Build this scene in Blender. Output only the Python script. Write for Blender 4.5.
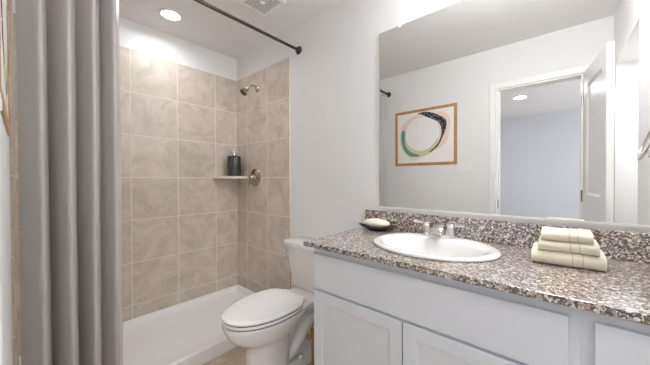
import bpy, math, random
from mathutils import Vector, Matrix
random.seed(4)
for o in list(bpy.data.objects): bpy.data.objects.remove(o)
SC = bpy.context.scene
COL = SC.collection
PI = math.pi

# ---------------------------------------------------------------- camera
CAM = Vector((2.5361, -1.4994, 1.1809))
yaw, pitch, roll = math.radians(41.2521), math.radians(-0.588), math.radians(-0.148)
F = Vector((-math.sin(yaw)*math.cos(pitch), math.cos(yaw)*math.cos(pitch), math.sin(pitch)))
Rt = Vector((math.cos(yaw), math.sin(yaw), 0)); Up = Rt.cross(F)
R2 = Rt*math.cos(roll)+Up*math.sin(roll); U2 = -Rt*math.sin(roll)+Up*math.cos(roll)
cd = bpy.data.cameras.new('camera'); cam = bpy.data.objects.new('camera', cd); COL.objects.link(cam)
cd.sensor_width = 36; cd.lens = 266.764*36/650; cd.clip_start = 0.005
M = Matrix((R2, U2, -F)).transposed().to_4x4(); M.translation = CAM
cam.matrix_world = M
SC.camera = cam
# ---------------------------------------------------------------- world, colour, lights
H = 2.44; W = -1.529; RX = 2.846
SC.view_settings.view_transform = 'Standard'; SC.view_settings.look = 'None'
SC.view_settings.gamma = 1; SC.view_settings.use_curve_mapping = False
SC.view_settings.exposure = 0.33
SC.cycles.max_bounces = 14; SC.cycles.diffuse_bounces = 8; SC.cycles.glossy_bounces = 8
SC.cycles.sample_clamp_indirect = 6
wd = bpy.data.worlds.new('sky'); SC.world = wd; wd.use_nodes = True
wn = wd.node_tree
sky = wn.nodes.new('ShaderNodeTexSky'); sky.sky_type = 'HOSEK_WILKIE'; sky.sun_direction = (0.3, 0.6, 0.75); sky.turbidity = 3
wn.links.new(sky.outputs[0], wn.nodes['Background'].inputs[0]); wn.nodes['Background'].inputs[1].default_value = 1.0

def area(name, loc, rot, size, power, color, size_y=None, shape=None, spread=None):
    l = bpy.data.lights.new(name, 'AREA'); l.energy = power; l.color = color; l.size = size
    if size_y: l.shape = 'RECTANGLE'; l.size_y = size_y
    if shape: l.shape = shape
    if spread: l.spread = spread
    o = bpy.data.objects.new(name, l); COL.objects.link(o); o.location = loc; o.rotation_euler = rot
    return o
BLUE = (0.91, 0.94, 1.0)
WARM = (0.91, 0.955, 1.0)
VANITY_W, SHOWER_W, DAY_W, BED_W, CLOSET_W = 7.8, 2.7, 60, 6, 5.0
VANITY_DOWN = 0.3
area('daylight_bedroom_window', (4.75, -3.3, 1.45), (0, math.radians(90), 0), 1.35, DAY_W, BLUE, 1.6)
area('shower_downlight', (0.31, -0.735, 2.425), (0, 0, 0), 0.13, SHOWER_W, WARM, shape='DISK', spread=math.radians(165))
area('added_closet_fill', (3.12, -1.0, 2.0), (0, 0, 0), 0.15, CLOSET_W, WARM, shape='DISK')  # unseen lamp added to brighten the closet recess
area('bedroom_downlight', (2.082, -3.55, 2.425), (0, 0, 0), 0.15, BED_W, WARM, shape='DISK')

# ---------------------------------------------------------------- materials
def newmat(name, col=(.8,.8,.8), rough=.5, metal=0, spec=.5, coat=0, coat_rough=.05, emit=None, estr=0, trans=0):
    m = bpy.data.materials.new(name); m.use_nodes = True
    b = m.node_tree.nodes['Principled BSDF']
    b.inputs['Base Color'].default_value = (*col, 1); b.inputs['Roughness'].default_value = rough
    b.inputs['Metallic'].default_value = metal; b.inputs['Specular IOR Level'].default_value = spec
    b.inputs['Coat Weight'].default_value = coat; b.inputs['Coat Roughness'].default_value = coat_rough
    b.inputs['Transmission Weight'].default_value = trans
    if emit: b.inputs['Emission Color'].default_value = (*emit, 1); b.inputs['Emission Strength'].default_value = estr
    return m
def srgb(r, g, b):
    f = lambda c: (c/255/12.92) if c/255 <= .04045 else ((c/255+.055)/1.055)**2.4
    return (f(r), f(g), f(b))
class NT:
    def __init__(s, m): s.t = m.node_tree; s.b = s.t.nodes['Principled BSDF']
    def n(s, typ, **kw):
        o = s.t.nodes.new(typ)
        for k, v in kw.items(): setattr(o, k, v)
        return o
    def l(s, a, b): s.t.links.new(a, b)
    def math(s, op, a, b=None, c=None):
        o = s.t.nodes.new('ShaderNodeMath'); o.operation = op
        for i, v in enumerate((a, b, c)):
            if v is None: continue
            if isinstance(v, (int, float)): o.inputs[i].default_value = v
            else: s.l(v, o.inputs[i])
        return o.outputs[0]
    def ramp(s, fac, stops, interp='LINEAR'):
        o = s.t.nodes.new('ShaderNodeValToRGB'); cr = o.color_ramp; cr.interpolation = interp
        while len(cr.elements) < len(stops): cr.elements.new(0.5)
        for e, (p, c) in zip(cr.elements, stops): e.position = p; e.color = (*c, 1)
        s.l(fac, o.inputs[0]); return o.outputs[0]
    def mix(s, fac, a, b, blend='MIX'):
        o = s.t.nodes.new('ShaderNodeMix'); o.data_type = 'RGBA'; o.blend_type = blend
        for sock, v in ((o.inputs[0], fac), (o.inputs[6], a), (o.inputs[7], b)):
            if isinstance(v, (int, float)): sock.default_value = v
            elif isinstance(v, tuple): sock.default_value = (*v, 1)
            else: s.l(v, sock)
        return o.outputs[2]
    def bump(s, h, strength, dist=.002):
        o = s.t.nodes.new('ShaderNodeBump'); o.inputs['Strength'].default_value = strength
        o.inputs['Distance'].default_value = dist; s.l(h, o.inputs['Height']); s.l(o.outputs[0], s.b.inputs['Normal'])

def paint_mat(name, col, rough=.6, bump=.15, scale=260):
    m = newmat(name, col, rough); t = NT(m)
    tc = t.n('ShaderNodeTexCoord'); no = t.n('ShaderNodeTexNoise'); no.inputs['Scale'].default_value = scale
    t.l(tc.outputs['Object'], no.inputs['Vector']); t.bump(no.outputs[0], bump, .0006)
    return m
MAT = {}
MAT['wall'] = paint_mat('wall_paint', srgb(231, 230, 229), .55)
MAT['ceiling'] = paint_mat('ceiling_paint', srgb(234, 232, 231), .7, .3, 160)
MAT['trim'] = newmat('trim_paint', srgb(238, 237, 235), .3)
MAT['door'] = newmat('door_paint', srgb(235, 233, 230), .28)
MAT['cabinet'] = newmat('cabinet_paint', srgb(229, 232, 238), .38)
MAT['porcelain'] = newmat('porcelain', srgb(229, 226, 223), .08, coat=.6)
MAT['acrylic'] = newmat('shower_pan_acrylic', srgb(244, 242, 240), .2)
MAT['seat'] = newmat('seat_plastic', srgb(243, 241, 238), .18)
MAT['chrome'] = newmat('chrome', srgb(225, 222, 220), .09, 1)
MAT['nickel'] = newmat('brushed_nickel', srgb(190, 180, 168), .25, 1)
MAT['brass'] = newmat('brass', srgb(190, 160, 110), .3, 1)
MAT['black_metal'] = newmat('dark_bronze', srgb(66, 60, 57), .35, .7)
MAT['bottle'] = newmat('dark_glass', srgb(50, 48, 47), .25)
MAT['dish'] = newmat('dark_green_ceramic', srgb(38, 40, 35), .3)
MAT['soap'] = newmat('soap', srgb(238, 235, 215), .45); MAT['soap'].node_tree.nodes['Principled BSDF'].inputs['Subsurface Weight'].default_value = .15
MAT['white_plastic'] = newmat('white_plastic', srgb(238, 236, 232), .3)
MAT['mirror'] = newmat('mirror_silver', (.84, .83, .81), 0.0, 1)
MAT['mirror_edge'] = newmat('mirror_edge', srgb(190, 195, 193), .1, .8)
MAT['shelf'] = newmat('shelf_stone', srgb(214, 203, 188), .3)
MAT['carpet'] = paint_mat('carpet', srgb(190, 180, 168), .95, .8, 300)
MAT['bedwall'] = paint_mat('bedroom_paint', srgb(203, 205, 210), .6)
MAT['lens'] = newmat('lamp_lens', (.9,.9,.9), .5, emit=(1, .97, .93), estr=9)
MAT['globe'] = newmat('lamp_globe', (.9,.9,.9), .5, emit=(.92, .96, 1), estr=24)
MAT['dark'] = newmat('painted_gap_shade', (.01,.01,.01), .6)  # shade painted into the gaps of the toilet seat and lid
MAT['slot'] = newmat('vent_slots', srgb(78, 68, 60), .8)
MAT['art_white'] = newmat('art_paper', srgb(244, 240, 236), .5)
MAT['art_blush'] = newmat('art_blush', srgb(236, 214, 204), .5)
MAT['art_circle'] = newmat('art_circle', srgb(240, 238, 236), .5)
MAT['art_cream'] = newmat('art_cream', srgb(208, 204, 164), .5)
MAT['art_teal'] = newmat('art_teal', srgb(98, 148, 142), .5)

def m_tile(name, ua, uoff, uw, va, voff, vh, base, grout, veins=1.0, rough=.4):
    veins *= 1.25
    m = newmat(name, base, rough); t = NT(m)
    tc = t.n('ShaderNodeTexCoord'); sp = t.n('ShaderNodeSeparateXYZ'); t.l(tc.outputs['Object'], sp.inputs[0])
    def cell(ax, off, w):
        u = t.math('DIVIDE', t.math('SUBTRACT', sp.outputs[ax], off), w)
        idx = t.math('FLOOR', u); fr = t.math('SUBTRACT', u, idx)
        d = t.math('MULTIPLY', t.math('MINIMUM', fr, t.math('SUBTRACT', 1.0, fr)), w)
        return idx, d
    iu, du = cell(ua, uoff, uw); iv, dv = cell(va, voff, vh)
    dd = t.math('MINIMUM', du, dv)
    mk = t.n('ShaderNodeMapRange'); mk.inputs[1].default_value = .0022; mk.inputs[2].default_value = .0036
    t.l(dd, mk.inputs[0]); mask = mk.outputs[0]                  # 0 grout, 1 tile
    cid = t.n('ShaderNodeCombineXYZ'); t.l(iu, cid.inputs[0]); t.l(iv, cid.inputs[1])
    wn_ = t.n('ShaderNodeTexWhiteNoise'); wn_.noise_dimensions = '3D'; t.l(cid.outputs[0], wn_.inputs[0])
    off = t.n('ShaderNodeVectorMath', operation='SCALE'); t.l(wn_.outputs['Color'], off.inputs[0]); off.inputs['Scale'].default_value = 9
    add = t.n('ShaderNodeVectorMath', operation='ADD'); t.l(tc.outputs['Object'], add.inputs[0]); t.l(off.outputs[0], add.inputs[1])
    n1 = t.n('ShaderNodeTexNoise'); n1.inputs['Scale'].default_value = 4.5; n1.inputs['Detail'].default_value = 7; n1.inputs['Roughness'].default_value = .62; n1.inputs['Distortion'].default_value = 1.4
    t.l(add.outputs[0], n1.inputs['Vector'])
    n2 = t.n('ShaderNodeTexNoise'); n2.inputs['Scale'].default_value = 3.0; n2.inputs['Detail'].default_value = 4; n2.inputs['Distortion'].default_value = 2.6
    t.l(add.outputs[0], n2.inputs['Vector'])
    k = .55*veins
    dk = tuple(c*(1-.20*k) for c in base); lt = tuple(min(1, c*(1+.20*k)) for c in base)
    c1 = t.ramp(n1.outputs[0], [(.36, dk), (.5, base), (.66, lt)])
    vein = t.math('ABSOLUTE', t.math('SUBTRACT', n2.outputs[0], .5))
    vr = t.n('ShaderNodeMapRange'); vr.inputs[1].default_value = .0; vr.inputs[2].default_value = .035; vr.inputs[3].default_value = .26*veins; vr.inputs[4].default_value = 0
    t.l(vein, vr.inputs[0])
    c2 = t.mix(vr.outputs[0], c1, tuple(min(1, c*1.28) for c in base))
    br = t.math('ADD', t.math('MULTIPLY', wn_.outputs['Value'], .10), .95)
    c3 = t.n('ShaderNodeVectorMath', operation='SCALE'); t.l(c2, c3.inputs[0]); t.l(br, c3.inputs['Scale'])
    t.l(t.mix(mask, grout, c3.outputs[0]), t.b.inputs['Base Color'])
    t.l(t.math('SUBTRACT', .85, t.math('MULTIPLY', mask, .85-rough)), t.b.inputs['Roughness'])
    t.bump(mask, .5, .0012)
    return m
TZ, TH = 2.213, .337
TB = srgb(203, 191, 177); GR = srgb(232, 222, 210)
MAT['tile_far'] = m_tile('tile_far', 1, -.239, .344, 2, TZ, TH, TB, GR)
MAT['tile_head'] = m_tile('tile_head', 0, .196, .331, 2, TZ, TH, TB, GR)
MAT['tile_near'] = m_tile('tile_near', 0, .196, .331, 2, TZ, TH, TB, GR)
MAT['tile_floor'] = m_tile('tile_floor', 0, .12, .457, 1, .03, .457, srgb(196, 178, 156), srgb(176, 160, 142))

def m_granite():
    m = newmat('granite', (.5,.4,.35), .30, coat=1, coat_rough=.10); t = NT(m)
    tc = t.n('ShaderNodeTexCoord')
    nz = t.n('ShaderNodeTexNoise'); nz.inputs['Scale'].default_value = 75; nz.inputs['Detail'].default_value = 2
    t.l(tc.outputs['Object'], nz.inputs['Vector'])
    sc = t.n('ShaderNodeVectorMath', operation='SCALE'); t.l(nz.outputs['Color'], sc.inputs[0]); sc.inputs['Scale'].default_value = .010
    ad = t.n('ShaderNodeVectorMath', operation='ADD'); t.l(tc.outputs['Object'], ad.inputs[0]); t.l(sc.outputs[0], ad.inputs[1])
    v = t.n('ShaderNodeTexVoronoi'); v.inputs['Scale'].default_value = 145; t.l(ad.outputs[0], v.inputs['Vector'])
    s1 = t.n('ShaderNodeSeparateColor'); t.l(v.outputs['Color'], s1.inputs[0])
    c = t.ramp(s1.outputs[0], [(0, srgb(24, 18, 17)), (.22, srgb(62, 49, 44)), (.44, srgb(106, 86, 75)), (.64, srgb(168, 149, 137)), (.81, srgb(236, 228, 221))], 'CONSTANT')
    v2 = t.n('ShaderNodeTexVoronoi'); v2.inputs['Scale'].default_value = 260; t.l(ad.outputs[0], v2.inputs['Vector'])
    s2 = t.n('ShaderNodeSeparateColor'); t.l(v2.outputs['Color'], s2.inputs[0])
    f2 = t.math('GREATER_THAN', s2.outputs[1], .66)
    c2 = t.ramp(s2.outputs[0], [(0, srgb(46, 36, 34)), (.3, srgb(165, 142, 130)), (.6, srgb(214, 200, 190))], 'CONSTANT')
    t.l(t.mix(f2, c, c2), t.b.inputs['Base Color'])
    t.b.inputs['IOR'].default_value = 1.6; t.b.inputs['Coat IOR'].default_value = 2.0
    return m
MAT['granite'] = m_granite()

def m_cloth(name, col, rough, scale, sheen=.3, bands=None):
    m = newmat(name, col, rough); t = NT(m); t.b.inputs['Sheen Weight'].default_value = sheen
    tc = t.n('ShaderNodeTexCoord'); w = t.n('ShaderNodeTexNoise'); w.inputs['Scale'].default_value = scale; w.inputs['Detail'].default_value = 3
    t.l(tc.outputs['Object'], w.inputs['Vector']); t.bump(w.outputs[0], .35, .0015)
    if bands:
        sp = t.n('ShaderNodeSeparateXYZ'); t.l(tc.outputs['Object'], sp.inputs[0]); acc = None
        for b in bands:
            d = t.math('LESS_THAN', t.math('ABSOLUTE', t.math('SUBTRACT', sp.outputs[0], b)), .0011)
            acc = d if acc is None else t.math('MAXIMUM', acc, d)
        t.l(t.mix(acc, col, tuple(c*.62 for c in col)), t.b.inputs['Base Color'])
    return m
MAT['curtain'] = m_cloth('curtain_fabric', srgb(188, 183, 180), .36, 600, .2)
MAT['curtain'].node_tree.nodes['Principled BSDF'].inputs['Specular IOR Level'].default_value = .6
TOW = srgb(220, 211, 190)

def m_speckle():
    m = newmat('art_black', (.01,.01,.01), .5); t = NT(m)
    tc = t.n('ShaderNodeTexCoord'); v = t.n('ShaderNodeTexVoronoi'); v.inputs['Scale'].default_value = 75
    t.l(tc.outputs['Object'], v.inputs['Vector'])
    f = t.math('LESS_THAN', v.outputs['Distance'], .27)
    t.l(t.mix(f, srgb(24, 24, 24), srgb(214, 212, 206)), t.b.inputs['Base Color'])
    return m
MAT['art_black'] = m_speckle()
def m_wood():
    m = newmat('frame_wood', srgb(200, 166, 112), .4); t = NT(m)
    tc = t.n('ShaderNodeTexCoord'); n = t.n('ShaderNodeTexNoise'); n.inputs['Scale'].default_value = 30; n.inputs['Detail'].default_value = 5
    t.l(tc.outputs['Object'], n.inputs['Vector'])
    t.l(t.ramp(n.outputs[0], [(.35, srgb(165, 125, 74)), (.65, srgb(190, 152, 98))]), t.b.inputs['Base Color'])
    return m
MAT['frame'] = m_wood()

# ---------------------------------------------------------------- mesh helpers
class MB:
    def __init__(s): s.v = []; s.f = []
    def add(s, vs, fs):
        n = len(s.v); s.v += [Vector(v) for v in vs]; s.f += [tuple(i+n for i in f) for f in fs]; return s
    def box(s, a, b):
        x0, y0, z0 = a; x1, y1, z1 = b
        return s.add([(x0,y0,z0),(x1,y0,z0),(x1,y1,z0),(x0,y1,z0),(x0,y0,z1),(x1,y0,z1),(x1,y1,z1),(x0,y1,z1)],
              [(3,2,1,0),(4,5,6,7),(0,1,5,4),(1,2,6,5),(2,3,7,6),(3,0,4,7)])
    def loft(s, rings, cap0=True, cap1=True, close=True):
        n = len(rings[0]); vs = [p for r in rings for p in r]; fs = []
        for k in range(len(rings)-1):
            for i in range(n if close else n-1):
                j = (i+1) % n; fs.append((k*n+i, k*n+j, (k+1)*n+j, (k+1)*n+i))
        if cap0: fs.append(tuple(range(n-1, -1, -1)))
        if cap1: fs.append(tuple((len(rings)-1)*n+i for i in range(n)))
        return s.add(vs, fs)
    def tube(s, path, r, n=16, cap=True):
        path = [Vector(p) for p in path]
        rs = r if isinstance(r, (list, tuple)) else [r]*len(path)
        t0 = (path[1]-path[0]).normalized()
        ref = Vector((0,0,1)) if abs(t0.z) < .9 else Vector((1,0,0))
        a = t0.cross(ref).normalized(); rings = []
        for i, p in enumerate(path):
            t = (path[min(i+1, len(path)-1)]-path[max(i-1, 0)]).normalized()
            a = (a-t*a.dot(t)).normalized(); b = t.cross(a)
            rings.append([p+(a*math.cos(q)+b*math.sin(q))*rs[i] for q in [2*PI*k/n for k in range(n)]])
        return s.loft(rings, cap, cap)
    def lathe(s, prof, c, axis='z', n=40):
        c = Vector(c); rings = []
        for r, h in prof:
            ring = []
            for k in range(n):
                q = 2*PI*k/n; u, v = r*math.cos(q), r*math.sin(q)
                ring.append(c+{'z': Vector((u, v, h)), 'y': Vector((u, h, -v)), 'x': Vector((h, u, v))}[axis])
            rings.append(ring)
        return s.loft(rings)
    def build(s, name, mat, parent=None, smooth=None, bevel=0, seg=2, origin=None, label=None, sub=0):
        me = bpy.data.meshes.new(name)
        if parent is not None:
            w = parent.location.copy(); pp = parent.parent
            while pp: w += pp.location; pp = pp.parent
            off = w
        elif origin == 'world': off = Vector((0,0,0))
        elif origin is not None: off = Vector(origin)
        else:
            xs = [v.x for v in s.v]; ys = [v.y for v in s.v]; zs = [v.z for v in s.v]
            off = Vector(((min(xs)+max(xs))/2, (min(ys)+max(ys))/2, min(zs)))
        me.from_pydata([v-off for v in s.v], [], s.f); me.validate()
        import bmesh
        bm = bmesh.new(); bm.from_mesh(me); bmesh.ops.recalc_face_normals(bm, faces=bm.faces); bm.to_mesh(me); bm.free()
        me.materials.append(MAT[mat] if isinstance(mat, str) else mat)
        if smooth is not None:
            for p in me.polygons: p.use_smooth = True
            me.set_sharp_from_angle(angle=math.radians(smooth))
        o = bpy.data.objects.new(name, me); COL.objects.link(o)
        if parent is not None: o.parent = parent
        else: o.location = off
        if bevel:
            b = o.modifiers.new('bevel', 'BEVEL'); b.width = bevel; b.segments = seg; b.limit_method = 'ANGLE'; b.angle_limit = math.radians(35)
        if sub:
            q = o.modifiers.new('sub', 'SUBSURF'); q.levels = sub; q.render_levels = sub
        if label: o['label'] = label
        return o
def thing(name, label, cat, loc, group=None):
    o = bpy.data.objects.new(name, None); COL.objects.link(o); o.location = loc; o.empty_display_size = .05
    o['label'] = label; o['category'] = cat
    if group: o['group'] = group
    return o
def tag(o, label, cat, group=None):
    o['label'] = label; o['category'] = cat
    if group: o['group'] = group
    return o
def struct(name, mb, mat, label, cat, **kw):
    o = mb.build(name, mat, origin='world', **kw); o['kind'] = 'structure'; o['label'] = label; o['category'] = cat
    return o
def rrect(x0, x1, y0, y1, z, r, n=6):
    pts = []
    for cx, cy, a0 in ((x1-r, y1-r, 0), (x0+r, y1-r, 90), (x0+r, y0+r, 180), (x1-r, y0+r, 270)):
        for k in range(n+1):
            a = math.radians(a0+90*k/n); pts.append((cx+r*math.cos(a), cy+r*math.sin(a), z))
    return pts
def smoothpath(pts, n=8):
    P = [Vector(p) for p in pts]; out = []
    for i in range(len(P)-1):
        p0 = P[max(i-1, 0)]; p1 = P[i]; p2 = P[i+1]; p3 = P[min(i+2, len(P)-1)]
        for k in range(n):
            t = k/n
            out.append(.5*((2*p1)+(p2-p0)*t+(2*p0-5*p1+4*p2-p3)*t*t+(3*p1-p0-3*p2+p3)*t**3))
    out.append(P[-1]); return out

# ================================================================ SETTING
T = .12
DX0, DX1, DZ = 2.078, 2.682, 2.042          # doorway
BX0, BX1, BY = .7, 4.6, -5.16              # bedroom
AY0, AY1, AZ, AX = -1.40, -.642, 2.02, 3.35   # closet opening in the right wall
struct('floor', MB().box((-.1, W-T, -.06), (RX+T, .1, 0)), 'tile_floor', 'beige tile floor between shower and vanity', 'floor')
struct('ceiling', MB().box((-.1, W-T, H), (RX+T, .1, H+.1)), 'ceiling', 'flat white painted ceiling', 'ceiling')
struct('wall_mirror_side', MB().box((-.1, 0, 0), (RX+T, .1, H)), 'wall', 'white wall behind toilet and mirror', 'wall')
struct('wall_shower_far', MB().box((-.1, W-T, 0), (0, 0, H)), 'wall', 'white wall above the long tiled shower side', 'wall')
mb = MB().box((0, W-T, 0), (DX0, W, H)).box((DX1, W-T, 0), (RX+T, W, H)).box((DX0, W-T, DZ), (DX1, W, H))
struct('wall_door_side', mb, 'wall', 'white wall with picture, switch and doorway', 'wall')
mb = MB().box((RX, W, 0), (RX+T, AY0, H)).box((RX, AY1, 0), (RX+T, 0, H)).box((RX, AY0, AZ), (RX+T, AY1, H))
struct('wall_right', mb, 'wall', 'white wall with closet opening and towel ring', 'wall')
mb = MB().box((RX+T, AY0-.1, 0), (AX, AY0, H)).box((RX+T, AY1, 0), (AX, AY1+.1, H)).box((AX, AY0-.1, 0), (AX+.1, AY1+.1, H)).box((RX+T, AY0, AZ), (AX, AY1, AZ+.1)).box((RX+T, AY0, -.06), (AX, AY1, 0))
struct('wall_closet', mb, 'wall', 'cream closet recess beyond the right wall', 'closet')
# tiling
struct('wall_shower_far_tile', MB().box((0, W, 0), (.008, 0, TZ)), 'tile_far', 'beige stone-look tiles on the long shower wall', 'tiling')
struct('wall_shower_head_tile', MB().box((.008, -.008, 0), (.832, 0, TZ)), 'tile_head', 'beige tiles behind shower head and valve', 'tiling')
struct('wall_shower_near_tile', MB().box((.008, W, 0), (.832, W+.008, TZ)), 'tile_near', 'beige tiles on shower wall opposite the shower head', 'tiling')
# bedroom
struct('floor_bedroom', MB().box((BX0, BY, -.06), (BX1, W-T, 0)), 'carpet', 'bedroom floor beyond the doorway', 'floor')
struct('ceiling_bedroom', MB().box((BX0, BY, H), (BX1, W-T, H+.1)), 'ceiling', 'bedroom ceiling seen through the doorway in the mirror', 'ceiling')
mb = MB().box((BX0-.1, BY-.1, 0), (BX1+.1, BY, H)).box((BX0-.1, BY, 0), (BX0, W-T, H))
mb.box((BX1, BY, 0), (BX1+.1, -4.2, H)).box((BX1, -2.4, 0), (BX1+.1, W-T, H)).box((BX1, -4.2, 0), (BX1+.1, -2.4, .7)).box((BX1, -4.2, 2.2), (BX1+.1, -2.4, H))
mb.box((RX+T, W-T, 0), (BX1, W, H))
struct('wall_bedroom', mb, 'bedwall', 'pale bluish bedroom walls seen through the doorway in the mirror', 'wall')
# door casing, jamb and strike
mb = MB()
cw, ct = .052, .014
for y0, y1 in ((W, W+ct), (W-T-ct, W-T)):
    mb.box((DX0-cw, y0, 0), (DX0+.0, y1, DZ+cw)).box((DX1, y0, 0), (DX1+cw, y1, DZ+cw)).box((DX0, y0, DZ), (DX1, y1, DZ+cw))
mb.box((DX0, W-T, 0), (DX0+.014, W, DZ)).box((DX1-.014, W-T, 0), (DX1, W, DZ)).box((DX0+.014, W-T, DZ-.014), (DX1-.014, W, DZ))
mb.box((DX0+.014, W-.075, 0), (DX0+.026, W-.04, DZ-.014))
tr = struct('trim_1', mb, 'trim', 'white casing and jamb around the doorway', 'door casing', bevel=.003)
MB().box((DX0+.0139, W-.034, .90), (DX0+.0165, W-.006, .985)).build('strike_plate', 'black_metal', tr)
# baseboards
bb = .09
struct('baseboard_mirror_side', MB().box((.832, -.014, 0), (1.628, 0, bb)), 'trim', 'white baseboard behind the toilet', 'baseboard', bevel=.003)
struct('baseboard_door_side', MB().box((.832, W, 0), (DX0-cw, W+.014, bb)), 'trim', 'white baseboard below the picture wall', 'baseboard', bevel=.003)
struct('baseboard_right', MB().box((RX-.014, AY1, 0), (RX, -.56, bb)), 'trim', 'white baseboard on right wall', 'baseboard', bevel=.003)
# door leaf, hinged at the right jamb and standing open into the bathroom
hx, hy = DX1-.002, W+.018; ex, ey = 2.757, -.93
dl = math.hypot(ex-hx, ey-hy); ang = math.atan2(ey-hy, ex-hx)
def doorleaf():
    L, Hh, th = dl, 2.032, .035
    xs = [0, .105, .125, L-.125, L-.105, L]; zs = [.01, .22, .24, .86, .88, 1.06, 1.08, Hh-.14, Hh-.12, Hh]
    vs, fs = [], []
    def rec(i, j): return (i in (2, 3)) and (j in (2, 3, 6, 7))
    for side, sy in ((0, 0), (1, 1)):
        for j, z in enumerate(zs):
            for i, x in enumerate(xs):
                d = .010 if rec(i, j) else 0
                vs.append((x, (d if side == 0 else th-d)-th, z))
    nx, nz = len(xs), len(zs)
    for s_ in (0, 1):
        o_ = s_*nx*nz
        for j in range(nz-1):
            for i in range(nx-1):
                fs.append((o_+j*nx+i, o_+j*nx+i+1, o_+(j+1)*nx+i+1, o_+(j+1)*nx+i))
    o2 = nx*nz
    for i in range(nx-1):
        fs.append((i, i+1, o2+i+1, o2+i)); a = (nz-1)*nx; fs.append((a+i, a+i+1, o2+a+i+1, o2+a+i))
    for j in range(nz-1):
        fs.append((j*nx, (j+1)*nx, o2+(j+1)*nx, o2+j*nx)); fs.append((j*nx+nx-1, (j+1)*nx+nx-1, o2+(j+1)*nx+nx-1, o2+j*nx+nx-1))
    return MB().add(vs, fs)
dr = doorleaf().build('door_1', 'door', origin=(0, 0, 0), bevel=.002)
dr.location = (hx, hy, 0); dr.rotation_euler = (0, 0, ang)
dr['kind'] = 'structure'; dr['label'] = 'white panelled door standing open beside the doorway'; dr['category'] = 'door'
for s in (1, -1):
    c = (dl-.06, 0 if s > 0 else -.035, .875)
    m_ = MB().lathe([(.027, 0), (.027, .006*s), (.011, .008*s), (.011, .035*s), (.024, .042*s), (.026, .055*s), (.018, .066*s)], c, 'y', 24)
    k = m_.build('door_knob', 'nickel', origin=(0, 0, 0), smooth=40); k.parent = dr; k.location = (0, 0, 0)
for z in (.25, 1.0, 1.78):
    k = MB().tube([(-.004, .004, z), (-.004, .004, z+.09)], .006, 12).build('hinge', 'nickel', origin=(0, 0, 0), smooth=40); k.parent = dr; k.location = (0, 0, 0)

# ================================================================ CURTAIN ROD AND CURTAIN
rx, rz = .944, 2.232
r_ = thing('shower_curtain_rod', 'dark metal shower curtain rod running across below the ceiling', 'curtain rod', (rx, W/2, rz))
MB().tube([(rx, W+.006, rz), (rx, -.006, rz)], .011, 20).build('rod', 'black_metal', r_, smooth=40)
for y, s in ((0, -1), (W, 1)):
    MB().lathe([(.033, 0), (.033, .006*s), (.026, .012*s), (.018, .026*s), (.0125, .030*s)], (rx, y, rz), 'y', 28).build('flange', 'black_metal', r_, smooth=40)
ctn = thing('shower_curtain', 'long grey fabric shower curtain gathered at the left end of the rod', 'shower curtain', (rx, -1.34, .07))
valleys = [(-1.507, 0), (-1.423, .092), (-1.336, .118), (-1.256, .108), (-1.178, .090)]     # y of each valley, depth of the fold before it
def curt():
    pts = []
    for i in range(len(valleys)-1):
        y0, y1, dep = valleys[i][0], valleys[i+1][0], valleys[i+1][1]
        for k in range(20):
            t = k/20; tt = t-.020*math.sin(2*PI*t)*2
            pk = t**2.1
            pts.append((-.048+dep*math.sin(PI*pk)**.8, y0+(y1-y0)*tt))
    pts.append((-.048, valleys[-1][0]))
    return pts
NZ = 44; vs = []; base = curt()
for j in range(NZ+1):
    z = .10+(2.20-.10)*j/NZ; q = j/NZ
    for i, (a, y) in enumerate(base):
        am = 1.0-.35*q**3+.10*math.sin(3.1*q+i*.05)
        yy = y+.004*math.sin(2.6*q+i*.07)*(1-q)-(.005*q if i > len(base)*.8 else 0)
        e = min(1, max(0, (2.20-z)/.5)); xx = rx-.056*e*e*(3-2*e)+a*am
        vs.append((xx, CAM.y+(yy-CAM.y)*(CAM.x-xx)/(CAM.x-rx) if yy > CAM.y else yy, z))
n = len(base); fs = [(j*n+i, j*n+i+1, (j+1)*n+i+1, (j+1)*n+i) for j in range(NZ) for i in range(n-1)]
cl = MB().add(vs, fs).build('fabric', 'curtain', ctn, smooth=70)
sol = cl.modifiers.new('thick', 'SOLIDIFY'); sol.thickness = .0012
for k in range(5):
    y = -1.48+.072*k
    ringp = [(rx+.021*math.sin(a), y, rz-.006+.021*math.cos(a)) for a in [2*PI*i/20 for i in range(21)]]
    MB().tube(ringp, .0018, 8).build('ring', 'black_metal', ctn, smooth=60)

# ================================================================ SHOWER
pan = thing('shower_pan', 'white shower pan with low curb filling the tiled alcove', 'shower pan', (.41, W/2, 0))
x0, x1, y0, y1 = .009, .828, W+.009, -.009
prof = lambda dx, z, r: rrect(x0+dx[0], x1-dx[1], y0+dx[2], y1-dx[2], z, r)
rings = [prof((0, 0, 0), 0, .004), prof((0, 0.002, 0), .085, .004), prof((.003, .006, .003), .0895, .006),
         prof((.026, .034, .026), .0895, .02), prof((.031, .040, .031), .086, .022), prof((.040, .062, .040), .052, .03), prof((.055, .085, .055), .044, .04), prof((.25, .25, .5), .036, .06)]
MB().loft(rings).build('basin', 'acrylic', pan, smooth=50)
MB().lathe([(.05, 0), (.05, .003), (.044, .004), (.04, .002)], (.42, -1.28, .0365), 'z', 32).build('drain', 'chrome', pan, smooth=40)

# corner shelf
N = 20; r = .262
o = [(.0085, -.0085)]+[(.0085+r*(abs(math.cos(a))**.8), -.0085-r*(abs(math.sin(a))**.8)) for a in [PI/2*k/N for k in range(N+1)]]
sh = MB().loft([[(x, y, 1.192) for x, y in o], [(x, y, 1.218) for x, y in o]]).build('corner_shelf', 'shelf', bevel=.004, smooth=30)
tag(sh, 'pale stone corner shelf on the shower tiles holding the dark bottle', 'shelf')
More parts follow.
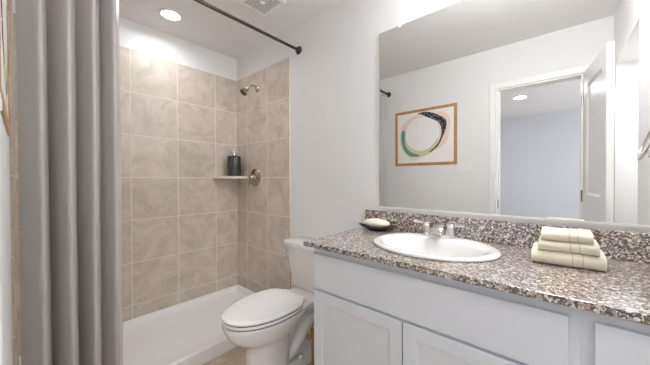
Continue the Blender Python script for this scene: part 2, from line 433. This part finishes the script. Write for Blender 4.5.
# dispenser
bx, by, bz = .118, -.106, 1.2195
bt = thing('soap_dispenser', 'dark charcoal ribbed soap bottle with silver pump on corner shelf', 'soap dispenser', (bx, by, bz))
ribs = []; NB = 96
for z, rr in ((0, .056), (.004, .062), (.180, .062), (.192, .059), (.199, .050), (.203, .026)):
    ribs.append([(bx+(rr*(1+.018*math.cos(24*q)))*math.cos(q), by+(rr*(1+.018*math.cos(24*q)))*math.sin(q), bz+z) for q in [2*PI*k/NB for k in range(NB)]])
MB().loft(ribs).build('bottle', 'bottle', bt, smooth=50)
m_ = MB().lathe([(.024, .202), (.024, .220), (.020, .226), (.008, .229), (.008, .252), (.016, .254), (.016, .264), (.010, .268)], (bx, by, bz), 'z', 24)
m_.tube(smoothpath([(bx, by, bz+.260), (bx+.022, by-.018, bz+.262), (bx+.040, by-.033, bz+.256)], 5), .0055, 10)
m_.build('pump', 'chrome', bt, smooth=45, label='silver pump top')
# shower head
ax, az = .378, 2.045; yw = -.008
s_ = thing('wall_mounted_shower', 'brushed nickel shower head on curved arm high on the tiles', 'shower head', (ax, yw, az))
MB().lathe([(.030, 0), (.030, -.004), (.024, -.010), (.012, -.013)], (ax, yw, az), 'y', 28).build('escutcheon', 'nickel', s_, smooth=40)
arm = smoothpath([(ax, yw, az), (ax, yw-.035, az+.018), (ax-.003, yw-.072, az+.014), (ax-.006, yw-.098, az-.012)], 8)
MB().tube(arm, .0095, 14).build('arm', 'nickel', s_, smooth=50)
p = Vector(arm[-1]); d = Vector((-.10, -.66, -.75)).normalized()
MB().tube([p-d*.004, p+d*.014, p+d*.018, p+d*.03, p+d*.062, p+d*.072, p+d*.074], [.013, .014, .012, .019, .037, .038, .034], 28).build('spray_head', 'nickel', s_, smooth=40)
MB().tube([p+d*.0742, p+d*.0765], [.031, .030], 28).build('spray_face', 'black_metal', s_, smooth=40)
# valve
vx, vz = .336, 1.205
v_ = thing('shower_valve', 'round brushed nickel shower valve with lever on tiles', 'shower valve', (vx, yw, vz))
MB().lathe([(.086, 0), (.086, -.003), (.080, -.010), (.045, -.016), (.036, -.018)], (vx, yw, vz), 'y', 40).build('escutcheon', 'nickel', v_, smooth=40)
MB().lathe([(.034, -.017), (.031, -.045), (.026, -.060), (.016, -.066)], (vx, yw, vz), 'y', 28).build('knob', 'nickel', v_, smooth=40)
MB().tube([(vx, yw-.05, vz-.006), (vx-.012, yw-.062, vz-.045), (vx-.016, yw-.070, vz-.082)], [.011, .009, .007], 12).build('lever', 'nickel', v_, smooth=50)

# ================================================================ TOILET
tx = 1.222
tl = thing('toilet', 'white two-piece toilet with closed lid between shower and vanity', 'toilet', (tx, -.4, 0))
def egg(hw, yf, yb, z, yc=-.53, n=56, sq=2.0, x=tx, fq=2.0):
    pts = []
    for k in range(n):
        q = 2*PI*k/n; c, s = math.cos(q), math.sin(q); sg = 1 if s > 0 else -1
        if c > 0: xx, yy = hw*(abs(s)**(2/2.1))*sg, yc-(yc-yf)*(abs(c)**(2/fq))
        else: xx, yy = hw*(abs(s)**(2/sq))*sg, yc+(yb-yc)*(abs(c)**(2/sq))
        pts.append((x+xx, yy, z))
    return pts
YF = -.800
rg = [egg(.122, -.672, -.40, 0, sq=3), egg(.120, -.670, -.40, .020, sq=3), egg(.108, -.660, -.405, .030, sq=3), egg(.106, -.668, -.41, .10, sq=3.4),
      egg(.104, -.668, -.41, .19, sq=3.4), egg(.106, -.672, -.40, .232, sq=3), egg(.120, -.700, -.36, .262, sq=2.4), egg(.150, -.750, -.31, .295), egg(.169, -.781, -.27, .330),
      egg(.178, YF+.006, -.22, .365), egg(.181, YF, -.20, .385), egg(.181, YF, -.20, .393), egg(.177, YF+.005, -.20, .399),
      egg(.130, -.735, -.34, .399), egg(.12, -.72, -.35, .38), egg(.09, -.65, -.38, .30), egg(.05, -.58, -.42, .27)]
MB().loft(rg).build('bowl', 'porcelain', tl, smooth=55)
dk = [rrect(tx-.048, tx+.048, -.42, -.06, .0, .02), rrect(tx-.045, tx+.045, -.42, -.06, .22, .02), rrect(tx-.080, tx+.080, -.38, -.05, .30, .03), rrect(tx-.118, tx+.118, -.36, -.04, .345, .04), rrect(tx-.138, tx+.138, -.36, -.035, .375, .04), rrect(tx-.138, tx+.138, -.36, -.035, .392, .04), rrect(tx-.134, tx+.134, -.36, -.038, .3985, .04)]
MB().loft(dk).build('rear_deck', 'porcelain', tl, smooth=45)
MB().loft([rrect(tx-.105, tx+.105, -.44, -.09, 0, .05), rrect(tx-.103, tx+.103, -.44, -.09, .035, .05), rrect(tx-.085, tx+.085, -.43, -.10, .052, .04)]).build('foot', 'porcelain', tl, smooth=45)
for s in (1, -1):
    pth = smoothpath([(tx+s*.050, -.44, .085), (tx+s*.060, -.37, .125), (tx+s*.064, -.31, .195), (tx+s*.062, -.255, .250), (tx+s*.060, -.20, .235), (tx+s*.058, -.17, .16), (tx+s*.056, -.155, .05)], 7)
    MB().tube(pth, [.030+.014*math.sin(PI*i/(len(pth)-1)) for i in range(len(pth))], 18).build('trapway', 'porcelain', tl, smooth=60)
    MB().lathe([(.017, 0), (.017, .014), (.011, .022), (.003, .025)], (tx+s*.085, -.33, .045), 'z', 18).build('bolt_cap', 'porcelain', tl, smooth=50)
# seat, lid, hinges: near-black fillers paint the shade in the gaps between them
st = [egg(.177, YF+.003, -.335, .4048, sq=3.0), egg(.180, YF, -.333, .408, sq=3.0), egg(.181, YF-.001, -.333, .416, sq=3.0), egg(.176, YF+.004, -.335, .4205, sq=3.0)]
MB().loft(st).build('seat', 'seat', tl, smooth=40)
ld = [egg(.178, YF+.002, -.334, .4270, sq=3.2), egg(.181, YF-.001, -.331, .430, sq=3.2), egg(.182, YF-.002, -.331, .438, sq=3.2), egg(.178, YF+.002, -.333, .4422, sq=3.2), egg(.158, YF+.03, -.350, .4455, sq=3.0), egg(.09, YF+.12, -.41, .4475, sq=3)]
MB().loft(ld).build('lid', 'seat', tl, smooth=40)
MB().loft([egg(.1745, YF+.007, -.34, z, sq=3) for z in (.3985, .4055)]).build('seat_gap_shade', 'dark', tl)
MB().loft([egg(.1745, YF+.006, -.34, z, sq=3) for z in (.4200, .4275)]).build('lid_gap_shade', 'dark', tl)
for s in (1, -1):
    MB().loft([rrect(tx+s*.078-.024, tx+s*.078+.024, -.352, -.305, z, .01) for z in (.398, .424, .431)]).build('hinge', 'seat', tl, smooth=40, bevel=.002)
# tank
def tk(hw, yf, z, r=.05, yb=-.018, bow=.0):
    pts = rrect(tx-hw, tx+hw, yf, yb, z, r, 8)
    return [(x, y-(bow*(1-((x-tx)/hw)**2) if y < (yf+yb)/2 else 0), zz) for x, y, zz in pts]
tr_ = [tk(.170, -.165, .376, .05), tk(.184, -.178, .384, .05), tk(.192, -.184, .42, .05, bow=.008), tk(.220, -.198, .58, .05, bow=.012), tk(.236, -.205, .696, .05, bow=.014)]
MB().loft(tr_).build('tank', 'porcelain', tl, smooth=50)
tlz = [tk(.240, -.210, .694, .05, bow=.010), tk(.251, -.220, .700, .052, -.012, .012), tk(.253, -.222, .722, .052, -.012, .012), tk(.249, -.218, .7305, .05, -.014, .012), tk(.232, -.203, .7345, .045, -.02, .012)]
MB().loft(tlz).build('tank_lid', 'porcelain', tl, smooth=40)
lx, ly, lz = tx-.188, -.2080, .660
m_ = MB().lathe([(.014, 0), (.014, -.006), (.008, -.010), (.008, -.018)], (lx, ly+.002, lz), 'y', 20)
lv = m_.build('flush_lever', 'chrome', tl, smooth=45)
MB().tube([(lx, ly-.018, lz), (lx-.008, ly-.024, lz-.001), (lx-.020, ly-.026, lz-.003)], [.010, .009, .011], 12).build('lever_arm', 'chrome', lv, smooth=60)
# supply valve
vx_, vy_ = 1.378, -.300
sv = thing('supply_valve', 'small brass water valve rising from the floor beside the toilet base, next to the cabinet', 'valve', (vx_, vy_, 0))
MB().lathe([(.026, .0005), (.026, .004), (.011, .010)], (vx_, vy_, 0), 'z', 24).build('escutcheon', 'chrome', sv, smooth=40)
MB().tube([(vx_, vy_, .004), (vx_, vy_, .195)], .008, 12).tube([(vx_, vy_, .185), (vx_, vy_, .245)], .012, 14).tube([(vx_, vy_, .212), (vx_, vy_-.03, .212)], .008, 12).build('valve_body', 'brass', sv, smooth=40)
MB().lathe([(.012, -.028), (.019, -.032), (.019, -.040), (.010, -.045)], (vx_, vy_, .212), 'y', 18).build('valve_handle', 'brass', sv, smooth=40)
MB().tube(smoothpath([(vx_, vy_, .246), (vx_+.004, vy_+.01, .285), (vx_+.018, -.22, .315), (vx_+.020, -.14, .335), (vx_+.014, -.11, .377)], 8), .0055, 10).build('supply_hose', 'nickel', tl, smooth=60)

# ================================================================ VANITY
CZ = .877; FY = -.5405; DY = -.56
CX0, CXM, CX1 = 1.628, 2.581, RX-.002
def cabinet(name, x0, x1, label):
    c = thing(name, label, 'cabinet', ((x0+x1)/2, -.27, 0))
    m = MB().box((x0, FY+.019, .10), (x0+.016, -.004, CZ-.0225)).box((x1-.016, FY+.019, .10), (x1, -.004, CZ-.0225))
    m.box((x0+.016, FY+.019, .10), (x1-.016, -.004, .116)).box((x0+.016, -.012, .116), (x1-.016, -.004, CZ-.0225)).box((x0, FY+.075, 0), (x1, -.004, .10))
    m.build('body', 'cabinet', c)
    return c
def panel(x0, x1, z0, z1, shaker, c, name, rail=.047):
    if not shaker:
        return MB().box((x0, DY, z0), (x1, FY-.0005, z1)).build(name, 'cabinet', c, bevel=.0025)
    m = MB()
    xs = [x0, x0+rail, x0+rail+.004, x1-rail-.004, x1-rail, x1]; zs = [z0, z0+rail, z0+rail+.004, z1-rail-.004, z1-rail, z1]
    vs = []; fs = []
    for j, z in enumerate(zs):
        for i, x in enumerate(xs):
            vs.append((x, DY+(.008 if (i in (2, 3) and j in (2, 3)) else 0), z))
    for j in range(5):
        for i in range(5): fs.append((j*6+i, j*6+i+1, (j+1)*6+i+1, (j+1)*6+i))
    b = len(vs); vs += [(x0, FY-.0005, z0), (x1, FY-.0005, z0), (x1, FY-.0005, z1), (x0, FY-.0005, z1)]
    fs += [(b, b+1, b+2, b+3), tuple([0, 1, 2, 3, 4, 5, b+1, b]), tuple([5, 11, 17, 23, 29, 35, b+2, b+1]), tuple([35, 34, 33, 32, 31, 30, b+3, b+2]), tuple([30, 24, 18, 12, 6, 0, b, b+3])]
    return m.add(vs, fs).build(name, 'cabinet', c, bevel=.0015)
ca = cabinet('sink_cabinet', CX0, CXM, 'white shaker two-door base cabinet under the sink')
MB().box((CX0, FY, .10), (CX0+.045, FY+.0185, CZ-.022)).box((CXM-.048, FY, .10), (CXM, FY+.0185, CZ-.022)).box((CX0+.045, FY, .80), (CXM-.048, FY+.0185, CZ-.022)).box((CX0+.045, FY, .625), (CXM-.048, FY+.0185, .68)).box((CX0+.045, FY, .10), (CXM-.048, FY+.0185, .14)).build('face_frame', 'cabinet', ca)
panel(1.638, 2.557, .657, .822, False, ca, 'false_drawer_front')
panel(1.638, 2.0935, .125, .645, True, ca, 'door')
panel(2.0985, 2.557, .125, .645, True, ca, 'door')
cb = cabinet('drawer_cabinet', CXM+.0003, CX1, 'white drawer base cabinet right of the sink doors, at image edge')
MB().box((CXM+.0003, FY, .10), (CXM+.035, FY+.0185, CZ-.022)).box((CX1-.03, FY, .10), (CX1, FY+.0185, CZ-.022)).box((CXM+.035, FY, .80), (CX1-.03, FY+.0185, CZ-.022)).build('face_frame', 'cabinet', cb)
for z0, z1 in ((.657, .822), (.397, .645), (.125, .385)):
    panel(2.605, 2.824, z0, z1, False, cb, 'drawer_front')

# countertop with an oval cut-out
SXc, SYc = 2.098, -.268
ct_ = thing('countertop', 'speckled brown and white granite worktop on the white cabinets', 'countertop', ((CX0+CX1)/2, -.29, CZ-.022))
A0, A1, B0, B1 = 1.587, RX-.001, -.58, -.001
ths = sorted([2*PI*k/96 for k in range(96)]+[math.atan2(y-SYc, x-SXc) % (2*PI) for x in (A0, A1) for y in (B0, B1)])
def edge(q):
    c, s = math.cos(q), math.sin(q); t = 1e9
    if c > 1e-9: t = min(t, (A1-SXc)/c)
    if c < -1e-9: t = min(t, (A0-SXc)/c)
    if s > 1e-9: t = min(t, (B1-SYc)/s)
    if s < -1e-9: t = min(t, (B0-SYc)/s)
    return (SXc+c*t, SYc+s*t)
def hole(q, a=.238, b=.196):
    c, s = math.cos(q), math.sin(q); k = 1/math.sqrt((c/a)**2+(s/b)**2); return (SXc+c*k, SYc+s*k)
OZ = (CZ-.022, CZ)
rings = [[(*hole(q), OZ[0]) for q in ths], [(*edge(q), OZ[0]) for q in ths], [(*edge(q), OZ[1]) for q in ths], [(*hole(q), OZ[1]) for q in ths], [(*hole(q), OZ[0]) for q in ths]]
MB().loft(rings, False, False).build('slab', 'granite', ct_, bevel=.0012)
MB().box((A0, -.021, CZ+.0003), (A1, -.001, CZ+.108)).build('backsplash', 'granite', ct_, bevel=.002)

# sink
def ell(a, b, z, cx=SXc, cy=SYc, n=72): return [(cx+a*math.cos(2*PI*k/n), cy+b*math.sin(2*PI*k/n), z) for k in range(n)]
sk = thing('sink', 'white oval drop-in sink set in the granite worktop', 'sink', (SXc, SYc, CZ))
z = CZ
rg = [ell(.232, .190, z-.004), ell(.232, .190, z+.0004), ell(.266, .224, z+.0004), ell(.270, .227, z+.003), ell(.270, .227, z+.008), ell(.264, .221, z+.013), ell(.250, .208, z+.015), ell(.236, .194, z+.0135),
      ell(.222, .160, z+.010, cy=SYc-.026), ell(.214, .150, z+.002, cy=SYc-.028), ell(.200, .138, z-.03, cy=SYc-.028), ell(.175, .118, z-.075, cy=SYc-.026), ell(.12, .080, z-.115, cy=SYc-.022), ell(.05, .035, z-.130, cy=SYc-.02), ell(.022, .022, z-.132, cy=SYc-.02)]
rg += [ell(.022, .022, z-.140, cy=SYc-.02), ell(.125, .09, z-.126, cy=SYc-.022), ell(.183, .126, z-.083, cy=SYc-.026), ell(.207, .146, z-.03, cy=SYc-.028), ell(.222, .168, z-.012, cy=SYc-.018), ell(.232, .190, z-.004)]
MB().loft(rg, False, False).build('basin', 'porcelain', sk, smooth=60)
MB().lathe([(.021, -.1395), (.021, -.131), (.016, -.129), (.01, -.131)], (SXc, SYc-.02, z), 'z', 24).build('drain_flange', 'chrome', sk, smooth=40)

# faucet
fx, fy, fz = 2.072, -.085, CZ+.0145
fa = thing('faucet', 'chrome two-handle centerset faucet at the back of the sink', 'faucet', (fx, fy, fz))
bp = [rrect(fx-.082, fx+.082, fy-.026, fy+.026, fz-.0015+h, .0255, 10) for h in (0, .010)]+[rrect(fx-.078, fx+.078, fy-.022, fy+.022, fz+.013, .0215, 10)]
MB().loft(bp).build('base_plate', 'chrome', fa, smooth=40)
sec = []
for t_, (y, zz, w, h) in enumerate([(fy+.012, .012, .024, .018), (fy+.004, .036, .024, .020), (fy-.020, .050, .026, .017), (fy-.055, .047, .028, .014), (fy-.092, .034, .030, .012), (fy-.108, .020, .030, .010)]):
    tilt = [0, .35, 1.0, 1.35, 1.47, 1.2][t_]        # from pointing up to pointing forward
    ring = []
    for k in range(20):
        q = 2*PI*k/20; u = w*math.copysign(abs(math.cos(q))**.7, math.cos(q)); v = h*math.copysign(abs(math.sin(q))**.7, math.sin(q))
        ring.append((fx+.009+u, fy+.012+(y-fy-.012)*.78+v*math.cos(tilt), fz+zz+v*math.sin(tilt)))
    sec.append(ring)
MB().loft(sec).build('spout', 'chrome', fa, smooth=50)
MB().tube([(fx, fy+.018, fz+.012), (fx, fy+.018, fz+.066)], .003, 10).lathe([(.004, .066), (.007, .070), (.006, .078), (.002, .080)], (fx, fy+.018, fz), 'z', 14).build('lift_rod', 'chrome', fa, smooth=40)
for s in (-1, 1):
    hx_ = fx+s*.058
    h_ = MB().lathe([(.027, .012), (.026, .022), (.020, .040), (.019, .052), (.021, .056), (.021, .064), (.014, .070)], (hx_, fy, fz), 'z', 28).build('handle', 'chrome', fa, smooth=45)
    MB().tube([(hx_+s*.006, fy, fz+.060), (hx_+s*.035, fy-.002, fz+.063), (hx_+s*.068, fy-.004, fz+.066)], [.009, .008, .010], 12).build('lever', 'chrome', h_, smooth=60)

# soap dish and soap
dx, dy, dz = 1.710, -.082, CZ+.0005
def leaf(L, w, z, lift=0, n=40):
    pts = []
    for k in range(n):
        q = 2*PI*k/n; c, s = math.cos(q), math.sin(q)
        pts.append((dx+L*c, dy+w*math.copysign(abs(s)**1.35, s), z+lift*abs(c)**4))
    return pts
MB().loft([leaf(.052, .028, dz), leaf(.058, .032, dz+.003), leaf(.100, .046, dz+.011, .006), leaf(.130, .053, dz+.015, .012), leaf(.126, .050, dz+.0175, .012), leaf(.092, .042, dz+.013, .004), leaf(.05, .026, dz+.010)]).build('soap_dish', 'dish', smooth=50)
tag(bpy.data.objects['soap_dish'], 'dark green leaf-shaped soap dish on the worktop left of the sink', 'soap dish')
rg = []
for t_ in (0, .06, .14, .3, .5, .7, .86, .94, 1.0):
    a = math.sin(PI*min(max(t_, .03), .97))**.40 if t_ not in (0, 1) else .42
    rg.append([(dx-.004+.088*a*math.copysign(abs(math.cos(q))**.8, math.cos(q)), dy+.040*a*math.copysign(abs(math.sin(q))**.8, math.sin(q)), dz+.0165+.049*t_) for q in [2*PI*k/40 for k in range(40)]])
tag(MB().loft(rg).build('soap_bar', 'soap', smooth=70), 'cream oval soap bar lying in the dark green dish', 'soap')

# folded towels
def towel(x0, x1, yf, yb, z0, z1, skew, label, bands):
    """folded cloth: rounded fold in front, loose layered edges at the back"""
    h = z1-z0; th = h*.27; n = 14
    out = []
    r = h/2
    def C(r_, yo, k0=n): return [(yf+r-r_*math.cos(a)*1.0, z0+r+r_*math.sin(a)) for a in [-PI/2+PI*k/k0 for k in range(k0+1)]]
    o_ = C(r, 0); i_ = C(r-th, 0)[::-1]
    yfn = lambda a: a
    prof_out = [(yb, z0)]+[(yf+r-r*math.cos(a), z0+r+r*math.sin(a)) for a in [-PI/2+PI*k/n for k in range(n+1)]]+[(yb, z1)]
    prof_in = [(yb+.002, z1-th)]+[(yf+r-(r-th)*math.cos(a), z0+r+(r-th)*math.sin(a)) for a in [PI/2-PI*k/n for k in range(n+1)]]+[(yb+.002, z0+th)]
    prof = prof_out+prof_in
    r2 = r-th-.0008
    core = [(yb+.001, z0+r-r2)]+[(yf+r-r2*math.cos(a), z0+r+r2*math.sin(a)) for a in [-PI/2+PI*k/n for k in range(n+1)]]+[(yb+.001, z0+r+r2)]
    ox, oy, oz = (x0+x1)/2, (yf+yb)/2, z0
    mat = m_cloth('towel_cotton', TOW, .9, 420, .35, [b-ox for b in bands])
    th_ = thing('folded_towel', label, 'towel', (ox, oy, oz), 'folded towels stacked on the worktop')
    NX = 22
    def sweep(pf, inset, seed):
        rings = []
        for k in range(NX+1):
            t = k/NX; x = x0+inset+(x1-x0-2*inset)*t
            end = min(t, 1-t)*NX; pinch = 1-.10*max(0, 1-end)
            ring = []
            for (y, zz) in pf:
                w_ = .0011*math.sin(x*46+seed+y*30)
                dz_ = (w_ if zz > z0+h*.5 else 0)
                zz2 = z0+(zz-z0)*(1 if zz < z0+h*.5 else (pinch*.25+.75))+dz_*.8
                yy = y+skew*(t-.5)+.0012*math.sin(x*31+seed*2)
                ring.append((x, yy, max(z0+.0002, zz2)))
            rings.append(ring)
        return rings
    MB().loft(sweep(prof, 0, z0*90)).build('outer_fold', mat, th_, smooth=50)
    MB().loft(sweep(core, .0025, z0*90)).build('inner_fold', mat, th_, smooth=50)
towel(2.461, 2.654, -.268, -.115, CZ+.0005, CZ+.0475, .012, 'largest cream folded towel, bottom of the stack of three on worktop', [2.572, 2.598])
towel(2.481, 2.638, -.262, -.125, CZ+.0485, CZ+.0835, .012, 'middle cream folded towel in the stack of three on worktop', [2.567, 2.590])
towel(2.488, 2.624, -.256, -.130, CZ+.0845, CZ+.1175, .012, 'smallest cream folded towel, topmost of the stack on worktop', [2.564, 2.586])

# ================================================================ MIRROR AND WALL THINGS
mL, mR, mB, mT = 1.687, 2.835, 1.008, 2.094
mi = thing('vanity_mirror', 'large frameless wall mirror above the granite backsplash', 'mirror', ((mL+mR)/2, -.001, mB))
MB().box((mL, -.0065, mB), (mR, -.001, mT)).build('glass', 'mirror', mi)
fr = MB().box((mL-.0015, -.0068, mB), (mL-.0001, -.001, mT)).box((mL, -.0068, mT+.0001), (mR, -.001, mT+.0012))
fr.build('polished_edge', 'mirror_edge', mi)
MB().box((mL, -.010, mB-.004), (mR, -.0005, mB-.0002)).box((mL, -.010, mB-.0002), (mR, -.0075, mB+.005)).build('bottom_channel', 'trim', mi)
for cx in (1.822, 2.45):
    MB().box((cx-.008, -.0105, mT-.012), (cx+.008, -.0068, mT+.014)).box((cx-.008, -.0068, mT+.002), (cx+.008, -.0005, mT+.014)).build('mirror_clip', 'white_plastic', mi, bevel=.002)

# vanity light above the mirror (just above the picture)
vl = thing('vanity_light', 'chrome vanity light bar with glowing globes above the mirror', 'light fixture', (2.48, 0, 2.27))
MB().box((2.22, -.022, 2.235), (2.74, -.0005, 2.305)).build('back_plate', 'nickel', vl, bevel=.005)
for gx in (2.30, 2.48, 2.66):
    MB().tube([(gx, -.02, 2.27), (gx, -.11, 2.27)], .012, 14).build('arm', 'nickel', vl, smooth=40)
    MB().lathe([(.012, -.052), (.032, -.046), (.046, -.026), (.050, 0), (.046, .026), (.032, .046), (.012, .052)], (gx, -.15, 2.27), 'z', 28).build('globe', 'globe', vl, smooth=60)
for gx in (2.30, 2.48, 2.66):
    l = bpy.data.lights.new('vanity_bulb', 'POINT'); l.energy = VANITY_W; l.color = WARM; l.shadow_soft_size = .055
    o = bpy.data.objects.new('vanity_bulb', l); COL.objects.link(o); o.location = (gx, -.15, 2.205)
    area('vanity_bulb_down', (gx, -.15, 2.21), (0, 0, 0), .09, VANITY_DOWN, WARM, shape='DISK')

# recessed lights
def recessed(x, y, label, r=.062):
    t = thing('recessed_light', label, 'ceiling light', (x, y, H-.008))
    n = 40
    MB().loft([[(x+q_*math.cos(2*PI*k/n), y+q_*math.sin(2*PI*k/n), z) for k in range(n)] for q_, z in ((r+.016, H-.0003), (r+.015, H-.006), (r+.002, H-.008), (r, H-.004), (r, H-.0003))], False, False).build('trim_ring', 'trim', t, smooth=40)
    MB().lathe([(r-.0005, -.003), (r-.0005, -.005), (r*.8, -.0065)], (x, y, H), 'z', n).build('lens', 'lens', t, smooth=40)
recessed(.31, -.735, 'glowing round recessed light in the ceiling over the shower')
recessed(2.082, -3.55, 'round recessed light in the bedroom ceiling seen in the mirror')

# exhaust vent
gx0, gx1, gy0, gy1 = .860, 1.065, -.462, -.276
vt = thing('exhaust_vent', 'square slotted exhaust fan grille in the ceiling', 'vent', ((gx0+gx1)/2, (gy0+gy1)/2, H-.016))
fw = .022
m_ = MB()
m_.loft([[(gx0-fw, gy0-fw, H-.0005), (gx1+fw, gy0-fw, H-.0005), (gx1+fw, gy1+fw, H-.0005), (gx0-fw, gy1+fw, H-.0005)],
         [(gx0-fw+.004, gy0-fw+.004, H-.012), (gx1+fw-.004, gy0-fw+.004, H-.012), (gx1+fw-.004, gy1+fw-.004, H-.012), (gx0-fw+.004, gy1+fw-.004, H-.012)],
         [(gx0, gy0, H-.015), (gx1, gy0, H-.015), (gx1, gy1, H-.015), (gx0, gy1, H-.015)], [(gx0, gy0, H-.006), (gx1, gy0, H-.006), (gx1, gy1, H-.006), (gx0, gy1, H-.006)]], True, False)
m_.build('frame', 'white_plastic', vt)
MB().box((gx0, gy0, H-.008), (gx1, gy1, H-.006)).build('dark_backing', 'slot', vt)
m_ = MB()
for k in range(15):
    x = gx0+(k+.5)*(gx1-gx0)/15; m_.box((x-.0022, gy0, H-.0145), (x+.0022, gy1, H-.0115))
for k in range(9):
    y = gy0+(k+.5)*(gy1-gy0)/9; m_.box((gx0, y-.002, H-.0138), (gx1, y+.002, H-.0118))
m_.build('grille', 'white_plastic', vt)
MB().lathe([(.018, -.011), (.018, -.0165), (.012, -.018)], ((gx0+gx1)/2, (gy0+gy1)/2, H), 'z', 24).build('center_button', 'white_plastic', vt, smooth=40)

# picture on the door-side wall (seen in the mirror)
px0, px1, pz0, pz1 = 1.036, 1.733, 1.341, 1.984
pc = thing('framed_picture', 'abstract print in a light wood frame, reflected in the mirror', 'picture', ((px0+px1)/2, W, pz0))
fw = .032
m_ = MB()
yb_, yf_ = W+.0003, W+.006
for a, b in (((px0, pz0), (px1, pz0+fw)), ((px0, pz1-fw), (px1, pz1)), ((px0, pz0+fw), (px0+fw, pz1-fw)), ((px1-fw, pz0+fw), (px1, pz1-fw))):
    m_.box((a[0], yb_, a[1]), (b[0], yf_, b[1]))
m_.build('frame', 'frame', pc, bevel=.001)
ix0, ix1, iz0, iz1 = px0+fw, px1-fw, pz0+fw, pz1-fw
pr = MB().box((ix0, yb_, iz0), (ix1, W+.0030, iz1)).build('print', 'art_white', pc)
def shape(uv, mat, name, lay, smooth_=True):
    P = [Vector((ix0+(ix1-ix0)*u, 0, iz0+(iz1-iz0)*v)) for u, v in uv]
    if smooth_:
        Q = []; n = len(P)
        for i in range(n):
            p0, p1, p2, p3 = P[i-1], P[i], P[(i+1) % n], P[(i+2) % n]
            for k in range(5):
                t = k/5; Q.append(.5*((2*p1)+(p2-p0)*t+(2*p0-5*p1+4*p2-p3)*t*t+(3*p1-p0-3*p2+p3)*t**3))
        P = Q
    y = W+.0030+.0003*lay
    MB().loft([[(p.x, W+.0029, p.z) for p in P], [(p.x, y, p.z) for p in P]]).build(name, mat, pr)
shape([(.06,.66),(.12,.82),(.30,.93),(.50,.98),(.72,.96),(.86,.92),(.95,.76),(.93,.55),(.86,.34),(.66,.20),(.46,.10),(.28,.05),(.16,.18),(.06,.38)], 'art_blush', 'blush_shape', 1)
shape([(.46+.31*math.cos(a), .56+.33*math.sin(a)) for a in [2*PI*k/16 for k in range(16)]], 'art_circle', 'pale_circle', 2)
shape([(.15,.52),(.20,.38),(.30,.28),(.44,.23),(.58,.27),(.68,.36),(.74,.46),(.72,.30),(.60,.17),(.44,.13),(.30,.14),(.20,.24),(.14,.38)], 'art_cream', 'cream_crescent', 3)
shape([(.09,.66),(.13,.67),(.15,.58),(.14,.46),(.17,.33),(.26,.22),(.42,.15),(.38,.12),(.24,.14),(.13,.26),(.08,.42),(.07,.56)], 'art_teal', 'teal_crescent', 4)
shape([(.38,.97),(.50,.99),(.62,.96),(.76,.88),(.87,.78),(.88,.64),(.82,.46),(.74,.30),(.62,.20),(.60,.21),(.72,.32),(.79,.47),(.80,.62),(.76,.74),(.66,.82),(.55,.88),(.46,.94)], 'art_black', 'black_crescent', 5)
# switch plate
sx0, sx1, sz0, sz1 = 1.752, 1.872, 1.262, 1.374
sw = thing('switch_plate', 'white double switch plate between the picture and the doorway', 'light switch', ((sx0+sx1)/2, W, sz0))
MB().box((sx0, W+.0003, sz0), (sx1, W+.004, sz1)).build('plate', 'white_plastic', sw, bevel=.002)
for sx in (-.023, .023):
    c = (sx0+sx1)/2+sx; MB().box((c-.006, W+.0035, (sz0+sz1)/2-.013), (c+.006, W+.009, (sz0+sz1)/2+.010)).build('toggle', 'white_plastic', sw, bevel=.002)
# towel ring on the right wall (seen in the mirror)
ty, tz = -.092, 1.336
tg = thing('towel_ring', 'chrome towel ring on the right wall, at mirror edge', 'towel ring', (RX, ty, tz))
MB().lathe([(.022, 0), (.022, -.005), (.010, -.010), (.009, -.020), (.011, -.022), (.011, -.030)], (RX, ty, tz+.080), 'x', 28).build('post', 'chrome', tg, smooth=40)
rp = [(RX-.048+.028*math.cos(a), ty+.078*math.sin(a), tz+.078*math.cos(a)) for a in [2*PI*k/40 for k in range(41)]]
MB().tube(rp, .0055, 12).build('ring', 'chrome', tg, smooth=60)
